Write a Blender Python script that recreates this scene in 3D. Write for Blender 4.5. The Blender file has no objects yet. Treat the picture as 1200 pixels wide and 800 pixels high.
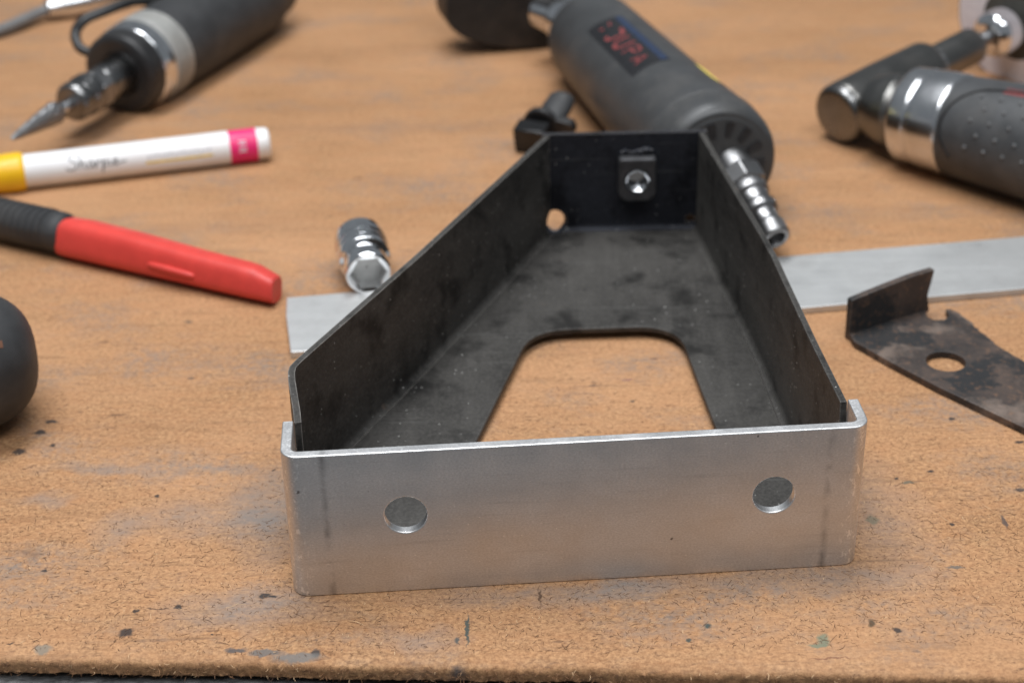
import bpy, bmesh, math, random
from mathutils import Vector as V, Matrix, noise
S = bpy.context.scene
COL = S.collection
random.seed(7)
rad = math.radians
MM = 0.001            # everything below is written in millimetres

# ------------------------------------------------------------------ camera
FPX = 2036.55         # focal length in pixels of a 1200 px wide frame
pitch, roll, cam_h = rad(29.3464), rad(-1.1458), 327.757
c, s = math.cos(pitch), math.sin(pitch)
F, R, U = V((0, c, -s)), V((1, 0, 0)), V((0, s, c))
cr, sr = math.cos(roll), math.sin(roll)
R2, U2 = R * cr + U * sr, U * cr - R * sr
cd = bpy.data.cameras.new('camera')
cam = bpy.data.objects.new('camera', cd)
COL.objects.link(cam)
M = Matrix.Identity(4)
for i in range(3):
    M[i][0], M[i][1], M[i][2] = R2[i], U2[i], -F[i]
M[2][3] = cam_h * MM
cam.matrix_world = M
cd.sensor_fit = 'HORIZONTAL'
cd.sensor_width = 36
cd.lens = 36 * FPX / 1200
cd.clip_start, cd.clip_end = 0.02, 60
cd.dof.use_dof = True
cd.dof.focus_distance = 0.535
cd.dof.aperture_fstop = 10.5
cd.dof.aperture_blades = 7
S.camera = cam

# ------------------------------------------------------------------ light
w = bpy.data.worlds.new('World')
S.world = w
w.use_nodes = True
w.node_tree.nodes['Background'].inputs[0].default_value = (0.86, 0.93, 1.0, 1)
w.node_tree.nodes['Background'].inputs[1].default_value = 0.19


def area(name, loc, target, sx, sy, watts, col=(1, 1, 1)):
    l = bpy.data.lights.new(name, 'AREA')
    l.shape, l.size, l.size_y, l.energy, l.color = 'RECTANGLE', sx, sy, watts, col
    o = bpy.data.objects.new(name, l)
    COL.objects.link(o)
    o.location = loc
    o.rotation_euler = (V(target) - V(loc)).to_track_quat('-Z', 'Y').to_euler()
    return o


area('overhead_light', (-0.2, 0.74, 1.4), (0.0, 0.56, 0), 1.2, 0.45, 21, (0.97, 0.985, 1))
area('overhead_light', (0.25, 0.0, 1.35), (0.0, 0.5, 0), 1.3, 0.4, 11.5, (0.97, 0.985, 1))  # front fill added to stand for flash light bounced off the ceiling
vs = S.view_settings
vs.view_transform, vs.look, vs.exposure, vs.gamma = 'Standard', 'None', 0.1, 1.0
vs.use_curve_mapping = False
S.cycles.max_bounces = 8
S.cycles.use_denoising = True

# ------------------------------------------------------------------ helpers


def tag(o, label=None, cat=None, group=None, kind=None):
    for k, v in (('label', label), ('category', cat), ('group', group), ('kind', kind)):
        if v:
            o[k] = v
    return o


def thing(name, loc, label, cat):
    o = bpy.data.objects.new(name, None)
    o.empty_display_size = 0.01
    COL.objects.link(o)
    o.location = V(loc) * MM
    return tag(o, label, cat)


def root_of(p):
    while p.parent:
        p = p.parent
    return p


def obj(name, bm, m, parent=None, loc=(0, 0, 0), sharp=32, bevel=0, seg=2):
    """link a bmesh given in world millimetres as one mesh object"""
    base = root_of(parent).location if parent else V(loc) * MM
    bmesh.ops.recalc_face_normals(bm, faces=bm.faces)
    for v in bm.verts:
        v.co = v.co * MM - base
    me = bpy.data.meshes.new(name)
    bm.to_mesh(me)
    bm.free()
    for p in me.polygons:
        p.use_smooth = True
    me.set_sharp_from_angle(angle=rad(sharp))
    me.materials.append(m)
    o = bpy.data.objects.new(name, me)
    COL.objects.link(o)
    if parent:
        o.parent = parent
        if parent.type == 'MESH':
            o.location = (0, 0, 0)
    else:
        o.location = base
    if bevel:
        b = o.modifiers.new('bevel', 'BEVEL')
        b.width, b.segments, b.limit_method, b.angle_limit = bevel * MM, seg, 'ANGLE', rad(35)
        b.harden_normals = True
    return o


def cut(bm, cutters):
    """subtract closed bmeshes from bm (both in world millimetres); returns a new bmesh"""
    def tmp(b):
        bmesh.ops.recalc_face_normals(b, faces=b.faces)
        me = bpy.data.meshes.new('tmp')
        b.to_mesh(me)
        b.free()
        o = bpy.data.objects.new('tmp', me)
        COL.objects.link(o)
        return o
    a = tmp(bm)
    cs = [tmp(k) for k in cutters]
    for k in cs:
        md = a.modifiers.new('cut', 'BOOLEAN')
        md.object, md.operation, md.solver = k, 'DIFFERENCE', 'EXACT'
    bpy.context.view_layer.update()
    ev = a.evaluated_get(bpy.context.evaluated_depsgraph_get())
    me = bpy.data.meshes.new_from_object(ev)
    out = bmesh.new()
    out.from_mesh(me)
    for o in [a] + cs:
        d = o.data
        bpy.data.objects.remove(o)
        bpy.data.meshes.remove(d)
    bpy.data.meshes.remove(me)
    return out


def frame(d, up=(0, 0, 1)):
    d = V(d).normalized()
    a = d.cross(V(up))
    if a.length < 1e-4:
        a = d.cross(V((0, 1, 0)))
    a.normalize()
    return d, a, a.cross(d)          # axis, sideways, upwards


def lathe(prof, p0, d, seg=56, bm=None, mod=None, cap=True, squash=1.0):
    """profile [(distance, radius)] turned about the line p0 + s*d"""
    bm = bm or bmesh.new()
    d, a, b = frame(d)
    rings = []
    for (t, r) in prof:
        ring = []
        for k in range(seg):
            th = 2 * math.pi * k / seg
            rr = mod(t, r, th) if mod else r
            ring.append(bm.verts.new(V(p0) + d * t + a * (rr * math.cos(th)) + b * (rr * squash * math.sin(th))))
        rings.append(ring)
    for i in range(len(rings) - 1):
        for k in range(seg):
            bm.faces.new((rings[i][k], rings[i][(k + 1) % seg], rings[i + 1][(k + 1) % seg], rings[i + 1][k]))
    if cap:
        bm.faces.new(rings[0])
        bm.faces.new(rings[-1])
    return bm


def rnd(prof, r=1.0, n=3):
    """round the corners of a lathe profile"""
    out = [prof[0]]
    for i in range(1, len(prof) - 1):
        p, q, t = V(prof[i - 1]), V(prof[i]), V(prof[i + 1])
        l1, l2 = (p - q).length, (t - q).length
        k = min(r, l1 * .45, l2 * .45)
        if k < 1e-3:
            out.append(prof[i])
            continue
        a, b = q + (p - q) / l1 * k, q + (t - q) / l2 * k
        for j in range(n + 1):
            u = j / n
            x = a * (1 - u) ** 2 + q * 2 * u * (1 - u) + b * u * u
            out.append((x[0], x[1]))
    out.append(prof[-1])
    return out


def prism(pts, z0, z1, bm=None, zf=None):
    """vertical prism on an outline; zf(x,y) is added to both heights"""
    bm = bm or bmesh.new()
    f = zf or (lambda x, y: 0)
    lo = [bm.verts.new((x, y, z0 + f(x, y))) for x, y in pts]
    hi = [bm.verts.new((x, y, z1 + f(x, y))) for x, y in pts]
    n = len(pts)
    for i in range(n):
        bm.faces.new((lo[i], lo[(i + 1) % n], hi[(i + 1) % n], hi[i]))
    bm.faces.new(lo)
    bm.faces.new(hi)
    return bm


def extrude(pts, p0, d, a, b, t0, t1, bm=None):
    """outline in the (a,b) plane pushed along d from t0 to t1"""
    bm = bm or bmesh.new()
    d, a, b, p0 = V(d), V(a), V(b), V(p0)
    lo = [bm.verts.new(p0 + a * x + b * y + d * t0) for x, y in pts]
    hi = [bm.verts.new(p0 + a * x + b * y + d * t1) for x, y in pts]
    n = len(pts)
    for i in range(n):
        bm.faces.new((lo[i], lo[(i + 1) % n], hi[(i + 1) % n], hi[i]))
    bm.faces.new(lo)
    bm.faces.new(hi)
    return bm


def catmull(pts, n=6):
    pts = [V(p) for p in pts]
    P = [pts[0]] + pts + [pts[-1]]
    out = []
    for i in range(1, len(P) - 2):
        for j in range(n):
            t = j / n
            a, b, c_, d = P[i - 1], P[i], P[i + 1], P[i + 2]
            out.append(.5 * ((2 * b) + (c_ - a) * t + (2 * a - 5 * b + 4 * c_ - d) * t * t + (3 * b - a - 3 * c_ + d) * t ** 3))
    out.append(pts[-1])
    return out


def tube(pts, r, seg=12, bm=None, sm=6):
    bm = bm or bmesh.new()
    pts = catmull(pts, sm)
    rings = []
    for i, p in enumerate(pts):
        d = pts[min(i + 1, len(pts) - 1)] - pts[max(i - 1, 0)]
        d, a, b = frame(d)
        rr = r(i / (len(pts) - 1)) if callable(r) else r
        rings.append([bm.verts.new(p + a * rr * math.cos(2 * math.pi * k / seg) + b * rr * math.sin(2 * math.pi * k / seg)) for k in range(seg)])
    for i in range(len(rings) - 1):
        for k in range(seg):
            bm.faces.new((rings[i][k], rings[i][(k + 1) % seg], rings[i + 1][(k + 1) % seg], rings[i + 1][k]))
    bm.faces.new(rings[0])
    bm.faces.new(rings[-1])
    return bm


def ngon(n, r, ph=0):
    return [(r * math.cos(ph + 2 * math.pi * k / n), r * math.sin(ph + 2 * math.pi * k / n)) for k in range(n)]


def on_cyl(p0, d, rf, lift):
    """map (distance along, degrees round) to a point just above a turned surface; 90 is the top"""
    d, a, b = frame(d)

    def f(t, ang):
        r = rf(t) + lift
        return V(p0) + d * t + a * (r * math.cos(rad(ang))) + b * (r * math.sin(rad(ang)))
    return f


def patch(f, s0, s1, a0, a1, ns=10, na=10, bm=None):
    bm = bm or bmesh.new()
    g = [[bm.verts.new(f(s0 + (s1 - s0) * i / ns, a0 + (a1 - a0) * j / na)) for j in range(na + 1)] for i in range(ns + 1)]
    for i in range(ns):
        for j in range(na):
            bm.faces.new((g[i][j], g[i + 1][j], g[i + 1][j + 1], g[i][j + 1]))
    return bm


def stroke(f, pts, wid, k, bm, n=6):
    """pen stroke laid on a turned surface; pts in millimetres (along, round), k = degrees per mm"""
    p = [V((x, y)) for x, y in pts]
    p3 = catmull([V((q[0], q[1], 0)) for q in p], n)
    prev = None
    for i, q in enumerate(p3):
        t = p3[min(i + 1, len(p3) - 1)] - p3[max(i - 1, 0)]
        nrm = V((-t[1], t[0], 0))
        if nrm.length < 1e-6:
            nrm = V((0, 1, 0))
        nrm.normalize()
        a, b = q + nrm * wid / 2, q - nrm * wid / 2
        cur = (bm.verts.new(f(a[0], a[1] * k[1] + k[0])), bm.verts.new(f(b[0], b[1] * k[1] + k[0])))
        if prev:
            bm.faces.new((prev[0], prev[1], cur[1], cur[0]))
        prev = cur
    return bm


# ------------------------------------------------------------------ materials
class NT:
    def __init__(self, name):
        self.m = bpy.data.materials.new(name)
        self.m.use_nodes = True
        self.t = self.m.node_tree
        self.p = self.t.nodes['Principled BSDF']
        self.co = self.t.nodes.new('ShaderNodeTexCoord').outputs['Object']

    def n(self, typ, **kw):
        x = self.t.nodes.new(typ)
        for k, v in kw.items():
            setattr(x, k, v)
        return x

    def link(self, a, b):
        self.t.links.new(a, b)

    def put(self, sock, v):
        if hasattr(v, 'is_linked') or hasattr(v, 'links'):
            self.link(v, sock)
        elif isinstance(v, (tuple, list)) and len(v) == 3 and sock.type == 'RGBA':
            sock.default_value = (*v, 1)
        else:
            sock.default_value = v

    def map(self, scale=(1, 1, 1), loc=(0, 0, 0), rot=(0, 0, 0), src=None):
        x = self.n('ShaderNodeMapping')
        self.put(x.inputs['Vector'], src or self.co)
        x.inputs['Scale'].default_value = scale
        x.inputs['Location'].default_value = loc
        x.inputs['Rotation'].default_value = rot
        return x.outputs[0]

    def noise(self, scale, vec=None, detail=4, rough=.6, dist=0):
        x = self.n('ShaderNodeTexNoise')
        self.put(x.inputs['Vector'], vec or self.co)
        x.inputs['Scale'].default_value = scale
        x.inputs['Detail'].default_value = detail
        x.inputs['Roughness'].default_value = rough
        x.inputs['Distortion'].default_value = dist
        return x.outputs['Fac']

    def ramp(self, v, a, b, lo=0.0, hi=1.0):
        x = self.n('ShaderNodeMapRange')
        x.clamp = True
        self.put(x.inputs['Value'], v)
        for k, q in zip(('From Min', 'From Max', 'To Min', 'To Max'), (a, b, lo, hi)):
            x.inputs[k].default_value = q
        return x.outputs[0]

    def math(self, op, a, b=0.0):
        x = self.n('ShaderNodeMath', operation=op)
        self.put(x.inputs[0], a)
        self.put(x.inputs[1], b)
        return x.outputs[0]

    def mix(self, f, a, b, blend='MIX'):
        x = self.n('ShaderNodeMix', data_type='RGBA', blend_type=blend)
        self.put(x.inputs['Factor'], f)
        self.put(x.inputs['A'] if False else x.inputs[6], a)
        self.put(x.inputs[7], b)
        return x.outputs[2]

    def edge(self, dist):
        """1 on worn edges: where a rounded normal departs from the true one"""
        b = self.n('ShaderNodeBevel', samples=4)
        b.inputs['Radius'].default_value = dist * MM
        g = self.n('ShaderNodeNewGeometry')
        d = self.n('ShaderNodeVectorMath', operation='DOT_PRODUCT')
        self.link(b.outputs[0], d.inputs[0])
        self.link(g.outputs['Normal'], d.inputs[1])
        return self.ramp(d.outputs['Value'], .98, .8)

    def bump(self, h, dist, strength=1.0):
        b = self.n('ShaderNodeBump')
        b.inputs['Distance'].default_value = dist * MM
        b.inputs['Strength'].default_value = strength
        self.put(b.inputs['Height'], h)
        self.link(b.outputs[0], self.p.inputs['Normal'])

    def set(self, col=None, rough=None, metal=None, spec=None):
        for k, v in (('Base Color', col), ('Roughness', rough), ('Metallic', metal), ('Specular IOR Level', spec)):
            if v is not None:
                self.put(self.p.inputs[k], v)
        return self.m


def simple(name, col, rough, metal=0, var=.25, scale=120, bump=0, spec=.5, dirt=None, wear=None):
    t = NT(name)
    n1 = t.noise(scale, detail=5)
    k = t.ramp(n1, .3, .7, 1 - var, 1 + var)
    cc = t.mix(1.0, col, t.n_col(k) if False else k, 'MULTIPLY')
    if dirt:
        cc = t.mix(t.ramp(t.noise(scale * .45, detail=6, rough=.7), .52, .72, 0, dirt[1]), cc, dirt[0])
    if wear:
        cc = t.mix(t.math('MULTIPLY', t.edge(wear[1]), t.ramp(t.noise(scale * 2, detail=3), .35, .6)), cc, wear[0])
    rr = t.ramp(t.noise(scale * .6, detail=5), .3, .7, max(.02, rough * .8), min(1, rough * 1.2))
    if bump:
        t.bump(t.noise(scale * 8, detail=3), bump)
    return t.set(cc, rr, metal, spec)


def board_material():
    t = NT('hardboard')
    fine = t.noise(700, t.map((.9, 1, 1)), 4, .8)
    mid = t.noise(140, t.map((.55, 1, 1)), 6, .7)
    big = t.noise(14, t.map((.5, 1, 1)), 4, .6)
    streak = t.noise(60, t.map((.06, 1, 1)), 6, .7)
    col = t.mix(t.ramp(fine, .34, .66), (.165, .082, .036), (.575, .33, .163))
    col = t.mix(t.ramp(mid, .3, .72, 0, .55), col, (.38, .172, .075))
    col = t.mix(t.ramp(big, .35, .7, 0, .4), col, (.60, .335, .18))
    col = t.mix(t.ramp(streak, .5, .74, 0, .28), col, (.25, .13, .066))
    st2 = t.noise(330, t.map((.09, 1, 1), (1, 4, 0)), 4, .7)
    col = t.mix(t.ramp(st2, .54, .72, 0, .55), col, (.20, .105, .05))
    pat = t.ramp(t.noise(38, t.map((.6, 1, 1), (6, 2, 0)), 5, .7), .38, .66, .15, 1.0)
    # short dark flecks lying in three directions
    for k, (ang, sc, lo) in enumerate(((.5, 900, .69), (1.35, 820, .69), (2.3, 940, .69), (-.15, 420, .70))):
        f = t.noise(sc, t.map((.33, 1.2, 1), (k * 3.1, k * 1.7, 0), (0, 0, ang)), 1, .5, .6)
        col = t.mix(t.math('MULTIPLY', t.ramp(f, lo, lo + .05, 0, .75), pat), col, (.12, .062, .036))
    scl = t.noise(240, t.map((.03, 1, 1), (2, 5, 0), (0, 0, .05)), 3, .6)
    col = t.mix(t.math('MULTIPLY', t.ramp(scl, .64, .70, 0, .6), pat), col, (.14, .08, .05))
    # grey handling marks
    g1 = t.noise(26, t.map((.6, 1, 1), (3.3, 1.1, 0)), 5, .65)
    g2 = t.noise(260, None, 3, .7)
    col = t.mix(t.math('MULTIPLY', t.ramp(g1, .5, .72, 0, .8), t.ramp(g2, .35, .6)), col, (.20, .17, .15))
    # rubbed grey patches, ink spots and drips: (x, y, half length, half width, strength, colour)
    dark, grey, teal = (.018, .02, .024), (.20, .185, .175), (.03, .06, .06)
    marks = [(-81, 470, 14, 26, .8, grey), (-82, 421, 26, 11, .7, grey), (-100, 470, 28, 14, .45, grey), (33, 426, 17, 6, .85, (.24, .215, .20)),
             (10, 424, 40, 6, .5, grey), (75, 430, 38, 7, .5, grey), (-30, 405, 16, 6, .5, grey), (-140, 500, 24, 4, .6, grey), (-129, 464, 9, 10, .5, grey),
             (-106, 496, 22, 3, .5, grey), (118, 462, 14, 34, .45, grey), (-156, 453, 4, 6, .7, (.16, .10, .07)), (-158, 481, 10, 5, .5, grey), (112, 428, 22, 8, .35, grey),
             (-60, 560, 40, 9, .3, grey), (-135, 690, 60, 8, .3, (.24, .14, .085)), (150, 690, 70, 10, .3, (.24, .14, .085)), (-40, 800, 90, 8, .35, (.24, .14, .085))]
    spots = [(-165.9, 531, 2.6, 1.5, dark), (-168.2, 524, 2.6, 1.4, dark), (-172.7, 511.5, 2.4, 2.2, dark), (-161.7, 515.2, 1.2, 1.1, dark),
             (-116.8, 410.5, 2.5, 2.0, dark), (-103.3, 422.3, 1.4, 1.3, dark), (-115.5, 421.3, 1.2, .9, dark), (-109.5, 421.8, 4, .3, (.09, .05, .03)),
             (-77.5, 427.5, 2.2, 1.3, dark), (-75, 426.4, 1.6, .7, dark), (-59.3, 399.4, 1.6, 2.2, (.03, .035, .04)), (-119.5, 482.3, .9, .7, dark), (-91.2, 409.3, .7, .5, dark),
             (-148.4, 442.3, .8, .9, dark), (-83.1, 401.5, 3.6, 1.0, (.07, .07, .075)), (-74, 400.2, 5.5, 1.5, (.13, .125, .12)), (-65, 397.9, 7.5, 2.0, (.17, .16, .15)),
             (-150.4, 406.4, 1.0, .6, dark), (-140.2, 403.8, 3, 2, (.22, .19, .15)), (-14.9, 408.5, .55, 7.5, teal), (-18, 404, .9, 1.6, (.06, .07, .07)),
             (56.6, 408.1, 1.4, 1.1, teal), (50.4, 401.7, 1.1, .7, teal), (89.7, 400.8, 2.2, 3.0, (.17, .19, .13)), (88, 398, 3.4, .8, (.17, .19, .13)), (105.1, 407.9, 1.1, 2.0, (.07, .05, .03)),
             (112.2, 404.5, 1.3, 1.2, dark), (90.3, 392.5, 7, .35, (.20, .09, .05)), (-17.4, 389.3, 3.4, 4.0, (.05, .055, .065)),
             (7.1, 424, .5, 3.6, (.09, .05, .03)), (-82, 497, .8, .6, dark),
             (155.1, 520.9, 1.4, .9, dark), (140.3, 488.1, 1.1, 1.0, dark), (140.4, 456.9, 1.1, .9, dark), (174.6, 504.8, 1.9, 1.2, dark), (167.4, 475.8, 2.2, 1.1, (.06, .05, .05)),
             (157.5, 458, .8, 4.0, (.08, .06, .055)), (131.4, 481.6, 2.6, .8, (.12, .11, .08)), (128, 484, .8, .7, dark), (136.2, 434.6, 3.4, .6, (.14, .12, .1)), (115.4, 460.5, 2.0, 2.6, (.17, .145, .1)),
             (42.3, 552.3, 2.4, .5, (.14, .07, .10)), (29.5, 548.5, 1.8, .7, (.16, .10, .07)), (53, 567.7, 2.0, .8, (.14, .08, .06)), (42.8, 537, .8, .7, (.10, .07, .05)),
             (-128, 604, 2.0, 1.1, (.10, .08, .06)), (-120, 560, 1.4, .7, (.12, .08, .06)), (20, 830, 3, 1.5, (.18, .10, .06)), (110, 800, 3, 1.4, (.17, .10, .06)), (165, 650, 2.4, 1.2, (.12, .09, .07)), (-70, 740, 2.2, 1.2, (.18, .10, .06))]
    wob = t.n('ShaderNodeTexNoise')
    t.link(t.co, wob.inputs['Vector'])
    wob.inputs['Scale'].default_value = 420
    wv = t.n('ShaderNodeVectorMath', operation='MULTIPLY_ADD')
    t.link(wob.outputs['Color'], wv.inputs[0])
    wv.inputs[1].default_value = (.003, .003, 0)
    t.link(t.co, wv.inputs[2])
    big_w = t.n('ShaderNodeTexNoise')
    t.link(t.co, big_w.inputs['Vector'])
    big_w.inputs['Scale'].default_value = 70
    big_w.inputs['Detail'].default_value = 5
    wv2 = t.n('ShaderNodeVectorMath', operation='MULTIPLY_ADD')
    t.link(big_w.outputs['Color'], wv2.inputs[0])
    wv2.inputs[1].default_value = (.02, .02, 0)
    t.link(t.co, wv2.inputs[2])

    def ell(x, y, a, b, src, off):
        mp = t.n('ShaderNodeMapping', vector_type='TEXTURE')
        t.link(src, mp.inputs['Vector'])
        mp.inputs['Location'].default_value = (x * MM + off, y * MM + off, 0)
        mp.inputs['Scale'].default_value = (a * MM, b * MM, 1000)
        ln = t.n('ShaderNodeVectorMath', operation='LENGTH')
        t.link(mp.outputs[0], ln.inputs[0])
        return ln.outputs['Value']
    for (x, y, a, b, st, cc) in marks:
        q = t.ramp(ell(x, y, a, b, wv2.outputs[0], .01), 1.25, .3, 0, st)
        col = t.mix(t.math('MULTIPLY', q, t.ramp(mid, .3, .6, .25, 1)), col, cc)
    for (x, y, a, b, cc) in spots:
        q = t.ramp(ell(x, y, a * .98, b * .98, wv.outputs[0], .0015), 1.2, .65, 0, .88)
        col = t.mix(t.math('MULTIPLY', q, t.ramp(fine, .2, .42, .5, 1)), col, cc)
    h = t.math('ADD', t.math('MULTIPLY', fine, .6), mid)
    t.bump(h, .5, .8)
    return t.set(col, t.ramp(mid, .3, .7, .55, .8), 0, .3)


def plate_material():
    """cold bright flat bar: matt grain, fine speckle, press brake lines near both bends"""
    t = NT('bare_bright_steel')
    g = t.noise(2300, t.map((.55, .55, 1)), 3, .75)
    m1 = t.noise(45, t.map((1, 1, 1.4)), 6, .7)
    scr = t.noise(700, t.map((.05, .05, 1)), 3, .6)
    col = t.mix(t.ramp(m1, .3, .7), (.64, .645, .655), (.80, .80, .805))
    col = t.mix(t.ramp(g, .38, .62, 0, .5), col, (.46, .46, .465))
    col = t.mix(t.ramp(t.noise(1300, t.map((.5, .5, .9), (2, 3, 1)), 2, .7), .66, .72, 0, .8), col, (.97, .97, .97))
    col = t.mix(t.ramp(scr, .58, .70, 0, .2), col, (.36, .36, .37))
    sx = t.n('ShaderNodeSeparateXYZ')
    t.link(t.co, sx.inputs[0])
    for x0 in (12.2, 163.6):
        d = t.math('ABSOLUTE', t.math('SUBTRACT', sx.outputs['X'], x0 * MM))
        q = t.math('MULTIPLY', t.ramp(d, .0016, .0001), t.ramp(t.noise(140, t.map((.8, .8, .8)), 5), .42, .68, 0, .6))
        col = t.mix(q, col, (.14, .14, .145))
    for x0, sg in ((3.0, 1), (172.4, -1)):
        d = t.math('ABSOLUTE', t.math('SUBTRACT', sx.outputs['X'], x0 * MM))
        q = t.math('MULTIPLY', t.ramp(d, .0055, .0005), t.ramp(t.noise(800, t.map((.9, .9, .45)), 3), .56, .64, 0, .85))
        col = t.mix(q, col, (.95, .95, .95))
    dk = t.noise(330, None, 2, .5)
    col = t.mix(t.ramp(dk, .74, .78, 0, .8), col, (.07, .065, .06))
    col = t.mix(t.math('MULTIPLY', t.edge(.5), .8), col, (.93, .93, .93))
    t.bump(t.math('ADD', g, t.math('MULTIPLY', scr, .5)), .06, .7)
    return t.set(col, t.ramp(m1, .3, .7, .33, .48), .9)


def scale_material(name='mill_scale_steel', lo=(.021, .0198, .0185), hi=(.072, .068, .063), metal=.35, grain=(0, 0, 0)):
    """dark hot rolled sheet: smoky scale, rubbed streaks, dust"""
    t = NT(name)
    a = t.noise(26, t.map((.6, .35, 1)), 6, .65, .4)
    st = t.noise(160, t.map((1, .06, 1), rot=grain), 5, .65)
    col = t.mix(t.ramp(a, .32, .7), lo, hi)
    col = t.mix(t.ramp(st, .5, .72, 0, .35), col, tuple(x * 1.5 for x in hi))
    for ang, off in ((.5, 0), (-.9, 4), (1.5, 8)):
        sc = t.noise(520, t.map((.02, 1, 1), (off, off, off), (ang, ang * .7, ang)), 2, .5)
        col = t.mix(t.ramp(sc, .67, .72, 0, .16), col, (.2, .2, .195))
    gr = t.noise(900, None, 3, .8)
    col = t.mix(t.ramp(gr, .4, .7, 0, .45), col, tuple(x * 1.7 for x in hi))
    bl = t.noise(60, t.map((1, 1, 1), (5, 2, 1)), 5, .6)
    col = t.mix(t.ramp(bl, .52, .66, 0, .85), col, tuple(x * .6 for x in lo))
    rust = t.noise(70, t.map((1, 1, 1), (1, 7, 3)), 5, .7)
    col = t.mix(t.ramp(rust, .67, .78, 0, .5), col, (.16, .09, .055))
    vor = t.n('ShaderNodeTexVoronoi', feature='F1')
    t.link(t.co, vor.inputs['Vector'])
    vor.inputs['Scale'].default_value = 420
    wn = t.n('ShaderNodeSeparateColor')
    t.link(vor.outputs['Color'], wn.inputs[0])
    sel = t.ramp(wn.outputs[0], .70, .72)
    clump = t.ramp(t.noise(30, t.map((1, 1, 1), (9, 9, 2)), 3), .4, .65, .15, 1)
    dust = t.math('MULTIPLY', t.math('MULTIPLY', t.ramp(vor.outputs['Distance'], .16, .07), sel), clump)
    col = t.mix(t.math('MULTIPLY', dust, .9), col, (.70, .69, .66))
    col = t.mix(t.math('MULTIPLY', t.edge(.7), t.ramp(t.noise(180), .3, .6, .25, .9)), col, (.30, .28, .26))
    t.bump(t.noise(700, None, 3), .05, .5)
    return t.set(col, t.ramp(a, .3, .7, .5, .66), metal, .35)


def rust_material():
    t = NT('rusty_plate_steel')
    a = t.noise(55, None, 7, .7, .5)
    b = t.noise(30, t.map((1, 1, 1), (4, 4, 0)), 5, .65)
    f = t.noise(420, None, 4, .7)
    col = t.mix(t.ramp(a, .35, .65), (.03, .029, .03), (.095, .068, .056))
    col = t.mix(t.ramp(b, .5, .62, 0, .7), col, (.26, .20, .165))
    col = t.mix(t.ramp(t.noise(40, t.map((1, 1, 1), (2, 8, 0)), 5, .6), .52, .57, 0, .95), col, (.024, .025, .027))
    col = t.mix(t.ramp(f, .55, .7, 0, .4), col, (.30, .16, .09))
    col = t.mix(t.math('MULTIPLY', t.edge(.7), t.ramp(f, .3, .6)), col, (.25, .24, .23))
    t.bump(t.math('ADD', f, a), .15, .7)
    return t.set(col, t.ramp(a, .3, .7, .45, .75), .35)


def bar_material():
    t = NT('scuffed_flat_steel')
    g = t.noise(240, t.map((.06, 1, 1), rot=(0, 0, .136)), 5, .7)
    a = t.noise(35, None, 6, .65)
    col = t.mix(t.ramp(g, .3, .7), (.60, .605, .60), (.70, .705, .70))
    col = t.mix(t.ramp(a, .48, .70, 0, .55), col, (.36, .355, .35))
    col = t.mix(t.ramp(t.noise(60, t.map((.5, 1.6, 1), (7, 3, 0)), 4, .7), .66, .73, 0, .7), col, (.18, .18, .18))
    t.bump(g, .06, .5)
    return t.set(col, t.ramp(a, .3, .7, .42, .55), .75)


def chrome(name, col=(.82, .83, .85), rough=.1, sc=90):
    return simple(name, col, rough, 1.0, .12, sc, dirt=((.22, .2, .18), .35))


def bench_material():
    t = NT('worn_bench_steel')
    a = t.noise(300, t.map((.4, 1, 1)), 6, .75)
    col = t.mix(t.ramp(a, .35, .65), (.07, .071, .073), (.32, .325, .33))
    t.bump(a, .2, .6)
    return t.set(col, .45, .8)


def hair_material():
    t = NT('loose_fibre')
    i = t.n('ShaderNodeNewGeometry').outputs['Random Per Island']
    col = t.mix(i, (.055, .03, .02), (.27, .14, .07))
    col = t.mix(t.ramp(i, .93, .95), col, (.66, .45, .27))
    return t.set(col, .8, 0, .2)


mt_board, mt_plate, mt_scale = board_material(), plate_material(), scale_material(grain=(0, 0, rad(24)))
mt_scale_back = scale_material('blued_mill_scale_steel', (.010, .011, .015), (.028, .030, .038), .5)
mt_nut = simple('weld_nut_steel', (.06, .06, .064), .48, .5, .3, 200, .08)
mt_rust, mt_bar, mt_bench, mt_hair = rust_material(), bar_material(), bench_material(), hair_material()
mt_chrome = chrome('polished_chrome')
mt_steel = chrome('dull_tool_steel', (.30, .30, .305), .36)
mt_dsteel = chrome('oiled_dark_steel', (.22, .22, .22), .28)
mt_satin = chrome('satin_aluminium', (.68, .69, .71), .22)
mt_grip = simple('grey_grip_rubber', (.055, .057, .06), .5, 0, .25, 90, .05, .4, dirt=((.10, .095, .09), .5))
mt_head = chrome('worn_grey_steel', (.20, .198, .19), .33)
mt_knurl = simple('grey_cast_ring', (.36, .36, .345), .5, .3, .15, 200, dirt=((.2, .18, .15), .5))
mt_rub = simple('black_rubber', (.035, .036, .038), .55, 0, .25, 90, .05, .4, dirt=((.075, .07, .065), .6))
mt_blk = simple('black_plastic', (.018, .018, .019), .4, 0, .2, 80, 0, .5, dirt=((.05, .047, .045), .5))
mt_body = simple('charcoal_composite', (.052, .054, .056), .45, .1, .15, 70, .03, .5, dirt=((.11, .105, .10), .6), wear=((.25, .25, .25), .5))
mt_guard = simple('black_guard_paint', (.022, .02, .019), .5, .2, .3, 60, .04, .4, dirt=((.07, .055, .045), .6))
mt_white = simple('white_marker_barrel', (.80, .80, .81), .35, 0, .05, 60, 0, .5, dirt=((.55, .52, .48), .35))
mt_yel = simple('yellow_cap', (.86, .50, .012), .35, 0, .06, 60)
mt_mag = simple('magenta_band', (.75, .02, .16), .4, 0, .08, 60)
mt_ink = simple('black_print', (.03, .03, .035), .5, 0, .2, 200)
mt_gink = simple('grey_print', (.42, .43, .46), .5, 0, .2, 200)
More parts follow.
